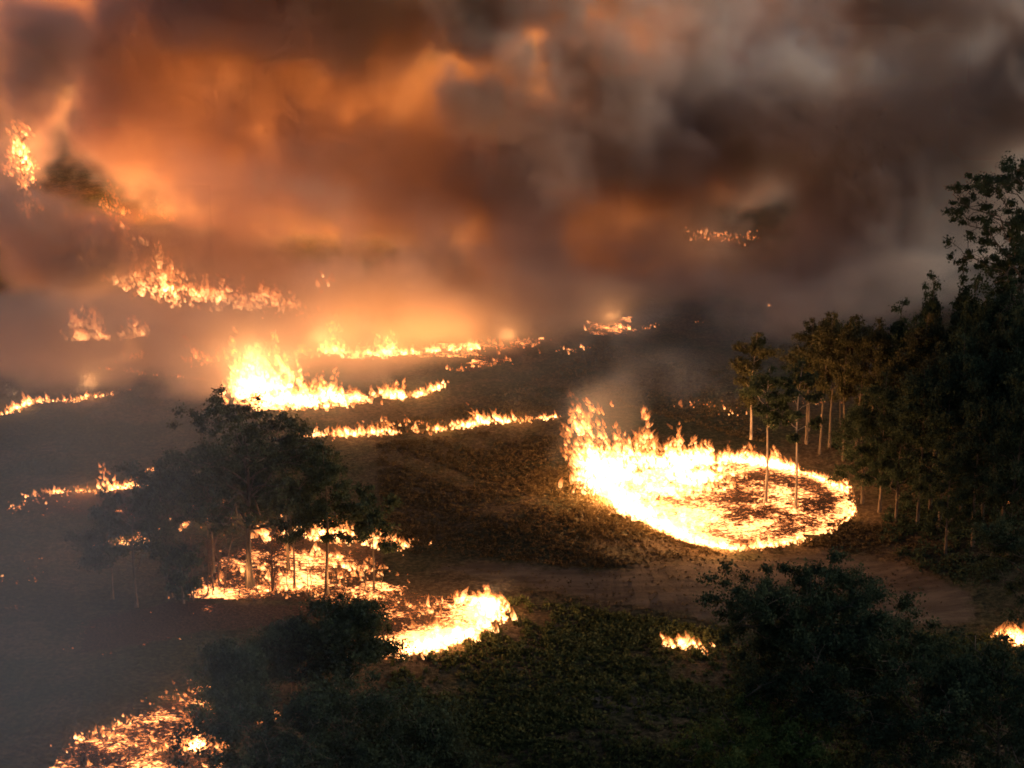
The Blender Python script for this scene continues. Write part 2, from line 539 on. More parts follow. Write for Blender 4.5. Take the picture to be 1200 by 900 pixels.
# the burning ring
rim = [(1000, 592), (985, 572), (950, 556), (900, 545), (850, 540), (800, 545), (740, 555), (705, 560), (700, 580), (725, 597), (770, 622), (815, 640), (860, 645), (910, 640), (965, 626), (1000, 600)]
hot_side = [ground_at(*p)[:2] for p in [(700, 560), (740, 585), (800, 620)]]
def ring_heat(x, y, d):
    e = np.clip(1 - d / 3.0, 0, 1)
    hs = np.clip(1 - edge_dist(x, y, hot_side, False) / 12.0, 0, 1)
    return .53 + .24 * e + .28 * hs + .12 * wob(x, y, .6)
fire('ring_fire', 'roaring ring of fire around two pale gum trunks beside the forest', [
    dict(px=[(694, 560), (702, 552), (730, 552)], w=1.9, h=(10, 11, 10), n=260, heat=1.0, power=70, lean=(-.30, .0)),
    dict(px=[(690, 562), (720, 585), (760, 610)], w=1.3, h=(6, 5.5, 3.6), n=520, heat=1.05, power=480, lean=(-.25, 0)),
    dict(px=[(720, 568), (780, 568), (850, 556)], w=2.2, h=(11, 8, 4), n=560, heat=1.0, power=80),
    dict(px=[(740, 585), (790, 580), (840, 570)], w=2.0, h=(7, 5, 3), n=280, heat=.9, power=40),
    dict(px=[(700, 562), (760, 548), (820, 542), (880, 540)], w=1.4, h=(10, 7.5, 5, 3.4), n=620, heat=1.0, power=110),
    dict(px=[(870, 543), (920, 548), (965, 562), (997, 580)], w=.7, h=(3.0, 2.2, 1.6, 1.1), n=680, heat=1.0, power=50),
    dict(px=[(1000, 586), (998, 604), (975, 623), (930, 637), (885, 642)], w=.3, h=(1.0, .9, 1.1, 1.5, 2.0), n=520, heat=1.0, power=20),
    dict(px=[(755, 606), (800, 632), (850, 643), (890, 642)], w=.7, h=(3.4, 3.0, 2.4, 1.8), n=400, heat=1.0, power=150),
    dict(px=[(750, 595), (790, 606), (840, 618)], w=1.8, h=(4, 3, 1.8), n=200, heat=.8, power=25),
    dict(px=[(830, 580), (900, 585), (960, 585)], w=3.5, h=.5, n=420, heat=.8), dict(px=[(830, 615), (900, 618), (950, 610)], w=2.5, h=.5, n=260, heat=.8),
    dict(px=[(897, 590)], w=.5, h=1.2, n=20, heat=.9), dict(px=[(932, 597)], w=.5, h=1.3, n=20, heat=.9),
    dict(px=[(672, 545), (684, 556)], w=1.4, h=(3, 4), n=60, heat=.7, z=(0, 7), lean=(-.5, 0)),
    dict(px=[(690, 552), (715, 552)], w=1.6, h=3, n=50, heat=.7, z=(5, 10), lean=(-.35, 0)),
], bed=rim, bed_heat=ring_heat, seed=3, step=.4)

# fires on the far paddock
fire('grass_fire', 'tall white-hot blaze in the far paddock behind the big gum', [
    dict(px=[(288, 468), (320, 474), (360, 474), (415, 468)], w=1.8, h=(8, 8, 6, 4), n=700, heat=1.0, power=110),
    dict(px=[(285, 462), (300, 452), (322, 458)], w=2.4, h=(8, 9, 7), n=420, heat=1.0, power=70, lean=(-.2, 0)),
    dict(px=[(330, 440), (345, 448)], w=1.2, h=(6, 5), n=80, heat=.9, power=10),
], seed=11, bed=[(270, 470), (300, 455), (420, 455), (440, 470), (380, 480), (300, 482)], bed_heat=lambda x, y, d: .55 + .3 * wob(x, y, .5))
fire('grass_fire', 'long fire line of leaping flames under the orange smoke', [
    dict(px=[(345, 415), (370, 412), (400, 416)], w=1.2, h=(7, 4, 9), n=240, heat=1.0, power=60),
    dict(px=[(390, 416), (430, 418), (500, 414), (558, 408)], w=1.0, h=(7, 4.5, 3, 3), n=560, heat=1.0, power=220, lh=3.5, lr=4, spacing=5, lcol=(1, .36, .09)),
    dict(px=[(380, 408)], w=1.0, h=3, n=12, heat=.7, z=(11, 14)),
    dict(px=[(560, 406), (600, 408), (630, 402)], w=2.6, h=(2, 1.2, 1), n=110, heat=.7, power=10),
    dict(px=[(530, 436), (570, 428), (600, 420)], w=.9, h=(1.3, 1.3, 1), n=90, heat=.85, power=6),
], seed=12, bed=[(340, 420), (400, 408), (560, 400), (640, 396), (630, 412), (560, 436), (520, 440), (560, 418), (400, 424)], bed_heat=lambda x, y, d: .42 + .3 * wob(x, y, .4))
fire('grass_fire', 'flickering clump of flames below the long fire line', [
    dict(px=[(448, 464), (470, 466), (495, 462), (520, 452)], w=.9, h=(5, 2.5, 4, 1.5), n=190, heat=1.0, power=34),
], seed=13)
fire('grass_fire', 'low ragged fire line running behind the gum crown', [
    dict(px=[(360, 511), (430, 509), (500, 505), (560, 497)], w=.9, h=(1.2, 2.6, 2.0, 2.2), n=520, heat=.95, power=42),
    dict(px=[(560, 497), (575, 494), (610, 494), (650, 488)], w=.6, h=(2.6, 2.4, 1.6, 1.0), n=230, heat=.95, power=16),
    dict(px=[(400, 502), (460, 498), (520, 494)], w=1.6, h=1.0, n=130, heat=.8),
], seed=14)
fire('grass_fire', 'yellow clump of thin upright flames beside the white blaze', [
    dict(px=[(228, 424), (250, 422), (270, 420)], w=1.3, h=(4, 5.5, 5), n=80, heat=.72, power=14),
    dict(px=[(215, 430), (262, 428)], w=.8, h=1, n=36, heat=.8),
], seed=15)
fire('grass_fire', 'bright low flames topped with red glow in the hazy paddock', [
    dict(px=[(85, 398), (110, 398), (140, 396), (170, 392)], w=1.2, h=(3, 6, 3.5, 4), n=260, heat=1.3, power=40),
    dict(px=[(95, 392), (105, 390)], w=1.5, h=7, n=60, heat=1.0, z=(0, 4)),
], seed=16)
fire('grass_fire', 'thin curling burn line on the bare hazy slope', [
    dict(px=[(118, 432), (150, 424), (168, 412)], w=1.1, h=(1, 1.6, 2.2), n=100, heat=.75, power=8),
    dict(px=[(120, 432), (170, 438), (240, 445)], w=.5, h=.8, n=110, heat=.8, power=3),
], seed=17)
fire('grass_fire', 'red smoke-veiled fire front climbing the far slope', [
    dict(px=[(340, 362), (290, 356), (230, 350), (190, 345)], w=3.5, h=(3, 6, 7, 9), n=520, heat=1.15, power=130, lcol=(1, .26, .09)),
    dict(px=[(190, 345), (165, 330), (140, 308), (120, 290)], w=4.0, h=(11, 15, 15, 12), n=620, heat=1.15, power=160, lcol=(1, .24, .08)),
    dict(px=[(250, 345), (200, 335)], w=6, h=5, n=100, heat=.6),
], seed=18, light_h=6)
fire('crown_fire', 'orange glow of a crown fire deep inside the smoke', [  # fire inferred behind the glow; lamps added high in the smoke, flames kept faint
    dict(px=[(150, 262), (300, 258), (450, 262)], w=4.0, h=(9, 12, 9), n=70, heat=.4, power=3200, lh=10, lr=10, lcol=(1, .34, .08)),
    dict(px=[(180, 240), (330, 236), (500, 240)], w=5.0, h=(12, 14, 12), n=40, heat=.35, z=(4, 10), power=4800, lh=18, lr=14, lcol=(1, .34, .08)),
    dict(px=[(85, 258), (140, 252)], w=3.0, h=(10, 12), n=40, heat=.4, power=380, lh=12, lr=9, lcol=(1, .22, .09)),
], seed=35, spacing=8)
fire('torching_tree', 'red torching treetop glowing through dark smoke', [
    dict(px=[(30, 290), (36, 285)], w=1.4, h=7, n=220, heat=.75, z=(16, 27), power=8, lean=(-.3, 0)),
    dict(px=[(34, 290)], w=1.4, h=5, n=110, heat=.7, z=(4, 16)),
], seed=19)
fire('grass_fire', 'low fire line along the bare paddock crest', [
    dict(px=[(-20, 492), (10, 484), (40, 470), (80, 470), (120, 463), (155, 457)], w=.7, h=(2.6, 2.2, 1.8, 1.4, 1.0, .7), n=420, heat=.95, power=34),
], seed=20)
fire('grass_fire', 'low fire line ending behind the leafy gum crown', [
    dict(px=[(35, 580), (70, 578), (120, 576), (166, 570)], w=.7, h=(.8, 1.3, 1.4, 2.2), n=300, heat=.95, power=22),
    dict(px=[(15, 598), (40, 592), (70, 588)], w=1.3, h=.7, n=90, heat=.8),
    dict(px=[(170, 552), (215, 549)], w=.4, h=.7, n=50, heat=.9),
], seed=21, bed=[(15, 600), (40, 578), (160, 574), (250, 590), (260, 610), (160, 618), (60, 604)], bed_heat=lambda x, y, d: .18 + .25 * wob(x, y, .5))
fire('grass_fire', 'small bright flames behind the drooping dark tree', [
    dict(px=[(110, 640), (135, 638), (172, 636)], w=.5, h=(1.2, 1.5, 2.2), n=110, heat=.9, power=12),
], seed=22)
def under_heat(x, y, d):
    a = np.array([ground_at(*p)[:2] for p in [(260, 690), (330, 665), (420, 690)]])
    return .10 + .42 * np.clip(1.25 - edge_dist(x, y, a, False) / 13, 0, 1) + .18 * wob(x, y, .5)
fire('ground_fire', 'glowing sheet of fire spread beneath the big gum', [
    dict(px=[(318, 630), (350, 628), (395, 632), (440, 632), (478, 640)], w=1.4, h=(3, 4.2, 5, 2.5, 1.4), n=420, heat=.95, power=24),
    dict(px=[(230, 697), (300, 694), (380, 696), (450, 702)], w=.8, h=(1.0, 1.2, 1.0, .8), n=420, heat=.9, power=16),
    dict(px=[(250, 688), (320, 676), (400, 684)], w=2.4, h=1.2, n=420, heat=.9, power=14),
    dict(px=[(310, 664), (360, 655), (400, 660), (440, 672)], w=2.0, h=1.6, n=300, heat=.9, power=12),
    dict(px=[(420, 695), (460, 702), (500, 706)], w=1.4, h=.9, n=160, heat=.9, power=5),
    dict(px=[(225, 600), (250, 610), (300, 620)], w=4.0, h=1.4, n=90, heat=.8, power=12),
], bed=[(215, 702), (250, 660), (300, 620), (380, 615), (440, 625), (460, 660), (450, 680), (500, 698), (480, 712), (400, 712), (300, 706)], bed_heat=under_heat, seed=23)
cres = [ground_at(*p)[:2] for p in [(470, 762), (530, 750), (575, 728), (580, 706)]]
fire('grass_fire', 'bright crescent fire front creeping into green scrub', [
    dict(px=[(462, 766), (500, 760), (540, 748), (572, 732)], w=.9, h=(1.6, 2.2, 2.8, 3.2), n=560, heat=1.0, power=46),
    dict(px=[(572, 734), (582, 722), (572, 706), (550, 712)], w=1.0, h=(3, 3, 2.4, 2), n=360, heat=1.0, power=34),
    dict(px=[(450, 705), (500, 712), (545, 716)], w=1.6, h=1.0, n=260, heat=.85, power=10),
    dict(px=[(470, 735), (520, 732), (555, 725)], w=2.4, h=.9, n=240, heat=.85, power=10),
], bed=[(395, 700), (450, 698), (560, 700), (588, 712), (578, 735), (520, 762), (462, 770), (440, 745), (430, 720)],
    bed_heat=lambda x, y, d: .42 + .5 * np.clip(1 - edge_dist(x, y, cres, False) / 7, 0, 1) + .12 * wob(x, y, .6), seed=24, step=.4)
fire('grass_fire', 'smouldering slope of broken flames beside the dark foreground tree', [
    dict(px=[(85, 872), (130, 862), (180, 835), (250, 805)], w=1.6, h=(1.0, .9, .8, .7), n=420, heat=.85, power=14),
    dict(px=[(100, 895), (170, 885), (220, 870), (260, 878)], w=1.3, h=(1.0, .9, 1.3, 1), n=360, heat=.85, power=12),
    dict(px=[(226, 880), (232, 876)], w=.5, h=2.4, n=50, heat=1.0, power=8),
    dict(px=[(95, 868)], w=.4, h=1.3, n=18, heat=1.0),
    dict(px=[(300, 845), (345, 838)], w=.9, h=.9, n=50, heat=.8),
    dict(px=[(270, 805), (330, 795), (400, 775), (440, 765)], w=.6, h=.8, n=120, heat=.8, power=4),
], bed=[(40, 915), (90, 865), (150, 845), (200, 815), (270, 795), (275, 830), (240, 850), (270, 890), (240, 915)],
    bed_heat=lambda x, y, d: .46 + .16 * wob(x, y, .8), seed=25, step=.4)
fire('scorched_patch', 'reddish scorched ground with faint coals before the drooping trees', [
    dict(px=[(120, 722), (180, 715), (230, 726)], w=1.5, h=.4, n=30, heat=.6),
    dict(px=[(205, 748), (222, 746)], w=.3, h=.5, n=10, heat=.9),
    dict(px=[(70, 765), (90, 760)], w=.6, h=.4, n=8, heat=.6), dict(px=[(122, 766)], w=.4, h=.4, n=5, heat=.7),
], bed=[(95, 725), (200, 703), (320, 706), (440, 704), (440, 722), (350, 735), (250, 742), (150, 762), (80, 772)], bed_heat=lambda x, y, d: .17 + .22 * wob(x, y, .45), seed=26)
fire('ember_patch', 'scattered dim coals on the smoky bare slope', [
    dict(px=[(0, 680), (30, 678), (45, 655)], w=1.0, h=.5, n=44, heat=.75), dict(px=[(5, 710), (25, 712)], w=.5, h=.3, n=8, heat=.6),
], seed=27)
fire('bush_fire', 'small burning bush beside the leafy foreground gum', [
    dict(px=[(785, 756), (805, 757), (830, 760)], w=.7, h=(2.0, 3.2, 1.6), n=150, heat=1.0, power=11),
], seed=28)
fire('bush_fire', 'burning bush half hidden behind dark trees by the track', [
    dict(px=[(1170, 745), (1185, 752), (1210, 754)], w=.8, h=(3.4, 3.4, 2.6), n=150, heat=.9, power=9),
], seed=29)
fire('ember_patch', 'red coals glowing on the far dark hillside', [
    dict(px=[(826, 274), (845, 280), (864, 278)], w=3.4, h=1.6, n=240, heat=.66, power=20, lcol=(1, .25, .06)),
    dict(px=[(835, 248), (850, 250)], w=4, h=1, n=14, heat=.5),
], seed=30)
fire('grass_fire', 'small hot fire patch beyond the orange glow', [
    dict(px=[(695, 388), (715, 386), (735, 383)], w=1.2, h=1.6, n=80, heat=.95, power=14),
    dict(px=[(660, 412), (690, 408)], w=.8, h=1.0, n=40, heat=.8), dict(px=[(735, 390), (765, 380)], w=1.0, h=.9, n=26, heat=.75),
], seed=31, bed=[(680, 392), (690, 372), (740, 372), (750, 386), (720, 396)], bed_heat=lambda x, y, d: .4 + .25 * wob(x, y, .4))
fire('ember_patch', 'sprinkle of low flames behind the burning ring', [
    dict(px=[(805, 474), (835, 476), (868, 486)], w=1.6, h=.9, n=46, heat=.9, power=4), dict(px=[(935, 470), (980, 472)], w=1.0, h=.7, n=16, heat=.8),
], seed=32)
fire('ember_patch', 'pinprick embers dotted over the dark far hillside', [
    dict(px=[(930, 333), (932, 330)], w=.5, h=1.1, n=5, heat=.9), dict(px=[(1004, 325)], w=.3, h=1.2, n=4, heat=.9), dict(px=[(900, 359)], w=.4, h=.9, n=4, heat=.9),
    dict(px=[(820, 378)], w=.3, h=.9, n=4, heat=.9), dict(px=[(885, 312), (960, 308), (1010, 302)], w=4, h=.8, n=16, heat=.6), dict(px=[(745, 345), (770, 325)], w=2, h=.8, n=6, heat=.6),
], seed=33)
fire('ember_patch', 'tiny embers gleaming inside the dark forest', [
    dict(px=[(1122, 445), (1130, 442)], w=.4, h=.7, n=6, heat=.9), dict(px=[(1155, 440), (1172, 438)], w=.5, h=.7, n=8, heat=.9), dict(px=[(1180, 590)], w=.15, h=.6, n=4, heat=1),
], seed=34)

# ------------------------------------------------------------------ trees
def tube(path, rad, sides=6):
    P = np.asarray(path, float); R = np.asarray(rad, float)
    n = len(P)
    T = np.gradient(P, axis=0); T /= np.linalg.norm(T, axis=1, keepdims=True) + 1e-9
    ref = np.array([0, 0, 1.0]) if abs(T[0][2]) < .8 else np.array([1.0, 0, 0])
    A = np.cross(T, ref); A /= np.linalg.norm(A, axis=1, keepdims=True) + 1e-9
    B = np.cross(T, A)
    a = np.linspace(0, 2 * np.pi, sides, endpoint=False)
    v = P[:, None] + R[:, None, None] * (np.cos(a)[None, :, None] * A[:, None] + np.sin(a)[None, :, None] * B[:, None])
    qs = [(j * sides + s, j * sides + (s + 1) % sides, (j + 1) * sides + (s + 1) % sides, (j + 1) * sides + s) for j in range(n - 1) for s in range(sides)]
    return v.reshape(-1, 3), np.array(qs)

class Wood:
    def __init__(s): s.V, s.Q, s.n = [], [], 0
    def add(s, path, rad, sides=6):
        v, q = tube(path, rad, sides)
        s.V.append(v); s.Q.append(q + s.n); s.n += len(v)
    def mesh(s, name='trunk'):
        return mesh_of(name, np.concatenate(s.V), np.concatenate(s.Q), smooth=True)

def limb(rng, a, b, r0, r1, sag=.12, n=6, kink=.05):
    a, b = np.array(a, float), np.array(b, float)
    t = np.linspace(0, 1, n)
    L = np.linalg.norm(b - a)
    P = a + (b - a) * t[:, None]
    P[:, 2] += sag * L * np.sin(np.pi * t)
    P[1:-1] += rng.normal(0, kink * L, (n - 2, 3))
    return P, r0 + (r1 - r0) * t

def leaves(rng, centres, radii, per, size, droop=.5, flat=.75):
    """small leaf sprays filling clump volumes"""
    C = np.repeat(np.asarray(centres), per, axis=0)
    R = np.repeat(np.asarray(radii), per)
    n = len(C)
    d = rng.normal(0, 1, (n, 3)); d /= np.linalg.norm(d, axis=1, keepdims=True)
    rr = np.minimum(np.abs(rng.normal(.55, .36, n)), 1.6) * R
    sk = np.repeat(rng.uniform(.65, 1.4, (len(centres), 3)), per, axis=0)
    p = C + d * rr[:, None] * sk * np.array([1, 1, flat])
    p[:, 2] -= .12 * R
    ax = rng.normal(0, 1, (n, 3)); ax[:, 2] -= droop * 1.5; ax /= np.linalg.norm(ax, axis=1, keepdims=True)
    sd_ = np.cross(ax, rng.normal(0, 1, (n, 3))); sd_ /= np.linalg.norm(sd_, axis=1, keepdims=True) + 1e-9
    sz = size * rng.uniform(.6, 1.4, n)
    l, w = ax * sz[:, None], sd_ * (sz * rng.uniform(.28, .45, n))[:, None]
    v = np.stack([p - l * .5, p + w - l * .05, p + l * .6, p - w - l * .05], 1)
    return v.reshape(-1, 3), np.arange(n * 4).reshape(n, 4)

def gum(seed, H, R, cb=.4, trunk_r=None, limbs=14, subs=4, clump=(.9, 1.7), per=75, size=.30, lean=(0, 0), shape='round', fork=False, droop=.5, extra=0.0, low=0):
    """trunk with limbs; leaf clumps sit at the limb ends. returns (wood mesh, crown mesh)"""
    rng = np.random.default_rng(seed)
    W = Wood()
    tr = trunk_r or H * .013
    t = np.linspace(0, 1, 12)
    sp = np.stack([lean[0] * H * t ** 1.4 + .02 * H * np.sin(t * 5 + seed) * t, lean[1] * H * t ** 1.4 + .02 * H * np.sin(t * 4 + seed * 2) * t, H * .93 * t], -1)
    rad = tr * (1 - .86 * t ** .9); rad[0] *= 1.5; rad[1] *= 1.1
    W.add(sp, rad, 8)
    at = lambda f: np.array([np.interp(f, t, sp[:, k]) for k in range(3)])
    C, CR = [], []
    az = rng.uniform(0, 6.28)
    for i in range(limbs):
        f = cb + (1 - cb) * ((i + rng.uniform(.1, .9)) / limbs) ** .9 * .92
        az += 2.4 + rng.normal(0, .4)
        u = (f - cb) / (1 - cb)
        if shape == 'round': pr = math.sqrt(max(.08, 1 - (u * 1.15 - .42) ** 2 * 1.5))
        elif shape == 'cone': pr = max(.12, (1 - u) * 1.0 + .05)
        elif shape == 'umbrella': pr = .55 + .5 * math.sin(u * 2.2)
        else: pr = max(.25, math.sin(.35 + u * 2.5))
        L = R * pr * rng.uniform(.7, 1.1)
        rise = {'round': .45, 'cone': .05, 'umbrella': .55, 'narrow': .5}[shape] * rng.uniform(.4, 1.3)
        a = at(f * .92)
        b = a + np.array([math.cos(az) * L, math.sin(az) * L, L * rise])
        b[2] = min(b[2], H * (1.0 - .05 * rng.random()))
        r0 = max(.05, tr * (1 - .8 * f) * .6)
        P, rr = limb(rng, a, b, r0, .035, sag=.10)
        W.add(P, rr, 5)
        for j in range(subs):
            s = rng.uniform(.45, 1.0) if j else 1.0
            o = np.array([np.interp(s, np.linspace(0, 1, len(P)), P[:, k]) for k in range(3)])
            e = o + np.clip(rng.normal(0, 1, 3), -1.2, 1.2) * np.array([1, 1, .6]) * min(L * .26, 2.4) + [0, 0, min(.12 * L, .8)]
            e[2] = min(e[2], H)
            if j: W.add(*limb(rng, o, e, max(.03, r0 * .35), .02, n=4), 4)
            if j % 2:
                q_ = P[rng.integers(2, 5)]
                C.append(q_ * .6 + e * .4 + rng.normal(0, .3, 3)); CR.append(rng.uniform(*clump) * .75)
            C.append(e); CR.append(rng.uniform(*clump) * (1.0 if shape != 'cone' else .6 + .7 * (1 - u)))
        for _ in range(int(low)):
            C.append(a + rng.normal(0, .25 * R, 3)); CR.append(rng.uniform(*clump) * .7)
    for f in (.9, .95, 1.0):
        C.append(at(f) + rng.normal(0, .02 * H, 3) * [1, 1, .3]); CR.append(clump[0] * (1.5 - .6 * (f - .9) / .1))
    v, q = leaves(rng, C, CR, per, size, droop)
    return W.mesh(), mesh_of('crown', v, q)

def bare(seed, H, R, n=26, trunk_r=.12, base_n=1):
    """leafless twiggy tree or scrub"""
    rng = np.random.default_rng(seed)
    W = Wood()
    T = Wood()
    for k in range(base_n):
        off = rng.normal(0, .12 * R, 3) * [1, 1, 0] if base_n > 1 else np.zeros(3)
        top = off * 2.2 + np.array([rng.normal(0, .08 * R), rng.normal(0, .08 * R), H * rng.uniform(.7, .98)])
        P, rr = limb(rng, off, top, trunk_r, .02, sag=0, n=8, kink=.015)
        W.add(P, rr, 5)
        for i in range(n // base_n):
            s = rng.uniform(.2, 1)
            o = np.array([np.interp(s, np.linspace(0, 1, 8), P[:, c]) for c in range(3)])
            az = rng.uniform(0, 6.28); L = R * rng.uniform(.4, 1) * (1.15 - .5 * s)
            e = o + np.array([math.cos(az) * L, math.sin(az) * L, L * rng.uniform(.2, .9)])
            Q, r2 = limb(rng, o, e, trunk_r * .4, .015, n=6, kink=.05)
            T.add(Q, r2, 4)
            for j in range(4):
                o2 = Q[rng.integers(2, 6)]
                T.add(*limb(rng, o2, o2 + rng.normal(0, .3 * L, 3) + [0, 0, .2 * L], .025, .01, n=4, kink=.06), 3)
    return W.mesh(), T.mesh('crown')

def place(name, label, meshes, base, sc=1.0, rz=0.0, mats=(None, None), group=None, sxy=1.0, parts=('trunk', 'crown')):
    root = empty(name, base, label=label, category='tree' if 'tree' in name or 'gum' in name else 'shrub')
    root.rotation_euler = (.03 * math.sin(rz * 7), .04 * math.sin(rz * 11), rz)
    root.scale = (sc * sxy, sc * sxy, sc)
    if group: root['group'] = group
    for nm, me, mt in zip(parts, meshes, mats):
        if me is not None:
            if mt is not None and not me.materials: me.materials.append(mt)
            link(nm, me, None, root)
    return root

def stand(bx, by, top, dz=-.15):
    b = ground_at(bx, by)
    return b + [0, 0, dz], height_to(b, top)

# --- the grove over the ground fire
b, H = stand(293, 688, 478)
place('gum_tree', 'large spreading gum tree with forked trunk over the glowing ground fire', gum(5, H, H * .46, cb=.32, trunk_r=.5, limbs=24, subs=6, clump=(.75, 1.5), per=99, size=.34, shape='round'), b, mats=(M_BARK_GREY, M_LEAF))
b, H = stand(383, 697, 506)
place('gum_tree', 'slim gum with leaning dark trunk and narrow pointed crown beside the spreading gum', gum(6, H, H * .17, cb=.38, trunk_r=.26, limbs=15, subs=4, clump=(.8, 1.5), per=95, size=.32, lean=(.02, 0), shape='narrow'), b, mats=(M_BARK, M_LEAF_DARK))
b, H = stand(438, 692, 572)
place('gum_tree', 'short gum with ragged dark crown at the open edge of the grove', gum(7, H, H * .30, cb=.42, trunk_r=.15, limbs=11, subs=4, clump=(.7, 1.2), per=75, size=.4, shape='round'), b, mats=(M_BARK, M_LEAF_DARK))
b, H = stand(200, 700, 545)
place('gum_tree', 'leaning gum with dark crown reaching out over the low fire line', gum(8, H, H * .34, cb=.52, trunk_r=.28, limbs=12, subs=4, clump=(.9, 1.6), per=103, size=.32, lean=(-.05, .05), shape='round'), b, mats=(M_BARK, M_LEAF))
b, H = stand(160, 712, 570)
place('gum_tree', 'smoke-dimmed gum with drooping dark crown at the hazy end of the grove', gum(9, H, H * .30, cb=.35, trunk_r=.24, limbs=13, subs=4, clump=(.9, 1.5), per=103, size=.32, shape='round', droop=1.0), b, mats=(M_BARK, M_LEAF))
b, H = stand(215, 708, 632)
place('bushy_tree', 'low dark weeping tree with foliage almost to the ground', gum(10, H, H * .28, cb=.12, trunk_r=.2, limbs=12, subs=3, clump=(.6, 1.1), per=95, size=.4, shape='narrow', droop=1.2), b, mats=(M_BARK, M_LEAF_DARK))
b, H = stand(132, 702, 600)
place('bushy_tree', 'dim rounded tree almost lost in grey smoke by the grove', gum(31, H, H * .38, cb=.3, trunk_r=.2, limbs=11, subs=4, clump=(.8, 1.4), per=95, size=.30, shape='round'), b, mats=(M_BARK, M_LEAF))
b, H = stand(345, 690, 560)
place('gum_tree', 'dark hanging-leaved gum standing between the spreading gum and the leaning trunk', gum(32, H, H * .22, cb=.48, trunk_r=.17, limbs=11, subs=4, clump=(.7, 1.3), per=89, size=.30, shape='narrow', droop=1.2), b, mats=(M_BARK, M_LEAF_DARK))
b, H = stand(250, 672, 520)
place('gum_tree', 'mid-sized dark gum standing close behind the spreading gum', gum(33, H, H * .36, cb=.36, trunk_r=.25, limbs=20, subs=5, clump=(.9, 1.6), per=89, size=.32, shape='round'), b, mats=(M_BARK, M_LEAF))
b, H = stand(338, 668, 505)
place('gum_tree', 'dark gum whose crown overlaps the spreading gum and the leaning trunk', gum(34, H, H * .32, cb=.36, trunk_r=.22, limbs=18, subs=5, clump=(.9, 1.6), per=89, size=.32, shape='round', droop=.9), b, mats=(M_BARK, M_LEAF_DARK))
for k, (x, y, tp, r, lab) in enumerate([(258, 690, 590, .45, 'leafless singed tree with a dense haze of reddish twigs'), (232, 700, 608, .5, 'lower leafless scrub tree of reddish twigs beside the weeping tree'),
                                        (318, 692, 622, .35, 'small leafless twiggy tree against the spreading gum trunk')]):
    b, H = stand(x, y, tp)
    place('bare_tree', lab, bare(40 + k, H, H * r, n=36, trunk_r=.13, base_n=3), b, mats=(M_TWIG, M_TWIG))
SAP = [bare(60, 6.0, .7, n=6, trunk_r=.075), bare(61, 6.0, .5, n=4, trunk_r=.07)]
for k, (x, y, tp) in enumerate([(250, 698, 655), (262, 697, 662), (302, 700, 650), (338, 700, 640), (360, 700, 640), (363, 698, 652), (392, 690, 655), (404, 700, 648), (428, 694, 650), (448, 690, 655), (281, 700, 668), (315, 698, 664)]):
    b, H = stand(x, y, tp, -.05)
    m = SAP[k % 2]
    r = place('sapling_tree', 'thin scorched sapling pole rising from the glowing ground fire', m, b, sc=H / 6.0, rz=k * 1.3, sxy=6.0 / H * 1.1, mats=(M_BARK, M_BARK), group='saplings in the ground fire')

# --- the two gums inside the ring, and those just behind it
b, H = stand(897, 590, 418)
place('gum_tree', 'pale straight gum trunk with dark tuft crown inside the fire ring', gum(70, H, H * .13, cb=.58, trunk_r=.24, limbs=9, subs=4, clump=(.7, 1.2), per=116, size=.30, shape='narrow', droop=.9), b, mats=(M_BARK_PALE, M_LEAF_DARK))
b, H = stand(932, 597, 412)
place('gum_tree', 'pale gum with a bare side fork and thin crown inside the fire ring', gum(71, H, H * .15, cb=.50, trunk_r=.22, limbs=10, subs=3, clump=(.6, 1.1), per=83, size=.4, shape='narrow', droop=.9), b, mats=(M_BARK_PALE, M_LEAF_DARK))
b, H = stand(880, 515, 380)
place('gum_tree', 'firelit olive gum standing alone just behind the fire ring', gum(72, H, H * .16, cb=.35, trunk_r=.22, limbs=13, subs=4, clump=(.8, 1.4), per=125, size=.32, shape='narrow', droop=.8), b, mats=(M_BARK_PALE, M_LEAF_OLIVE))

b, H = stand(1000, 600, 560, -.05)
W_, C_ = bare(73, H, .5, n=5, trunk_r=.06)
place('dead_tree', 'thin dead stump stem at the rim of the fire ring with a spark on top', (W_, C_), b, mats=(M_BARK, M_BARK))
fire('spark', 'single round burning spark at the forest rim of the ring', [dict(px=[(991, 600)], w=.12, h=.9, n=8, heat=1.2, z=(3.6, 3.9), fat=2.2, curl=.3)], seed=74)

b, H = stand(34, 288, 135)
place('bare_tree', 'blackened leafless tree wrapped in red flames', bare(75, H, H * .16, n=22, trunk_r=.3), b, mats=(M_BARK, M_BARK))

# --- the forest on the rising ground
FOR = [gum(80, 28, 4.2, cb=.38, trunk_r=.30, limbs=16, subs=4, clump=(.9, 1.7), per=116, size=.34, shape='narrow', droop=.8),
       gum(81, 28, 3.4, cb=.48, trunk_r=.28, limbs=14, subs=4, clump=(.9, 1.6), per=116, size=.34, shape='narrow', droop=.8),
       gum(82, 28, 4.8, cb=.25, trunk_r=.32, limbs=22, subs=4, clump=(.8, 1.4), per=125, size=.34, shape='cone', droop=.9),
       gum(83, 28, 4.6, cb=.55, trunk_r=.30, limbs=13, subs=5, clump=(1.0, 1.8), per=125, size=.34, shape='round', droop=.7),
       gum(84, 28, 5.2, cb=.15, trunk_r=.30, limbs=22, subs=4, clump=(1.0, 1.8), per=133, size=.34, shape='round', droop=.9)]
FM = [(M_BARK_GREY, M_LEAF_OLIVE), (M_BARK_GREY, M_LEAF_OLIVE), (M_BARK, M_LEAF_DARK), (M_BARK_GREY, M_LEAF_DARK), (M_BARK, M_LEAF_DARK)]
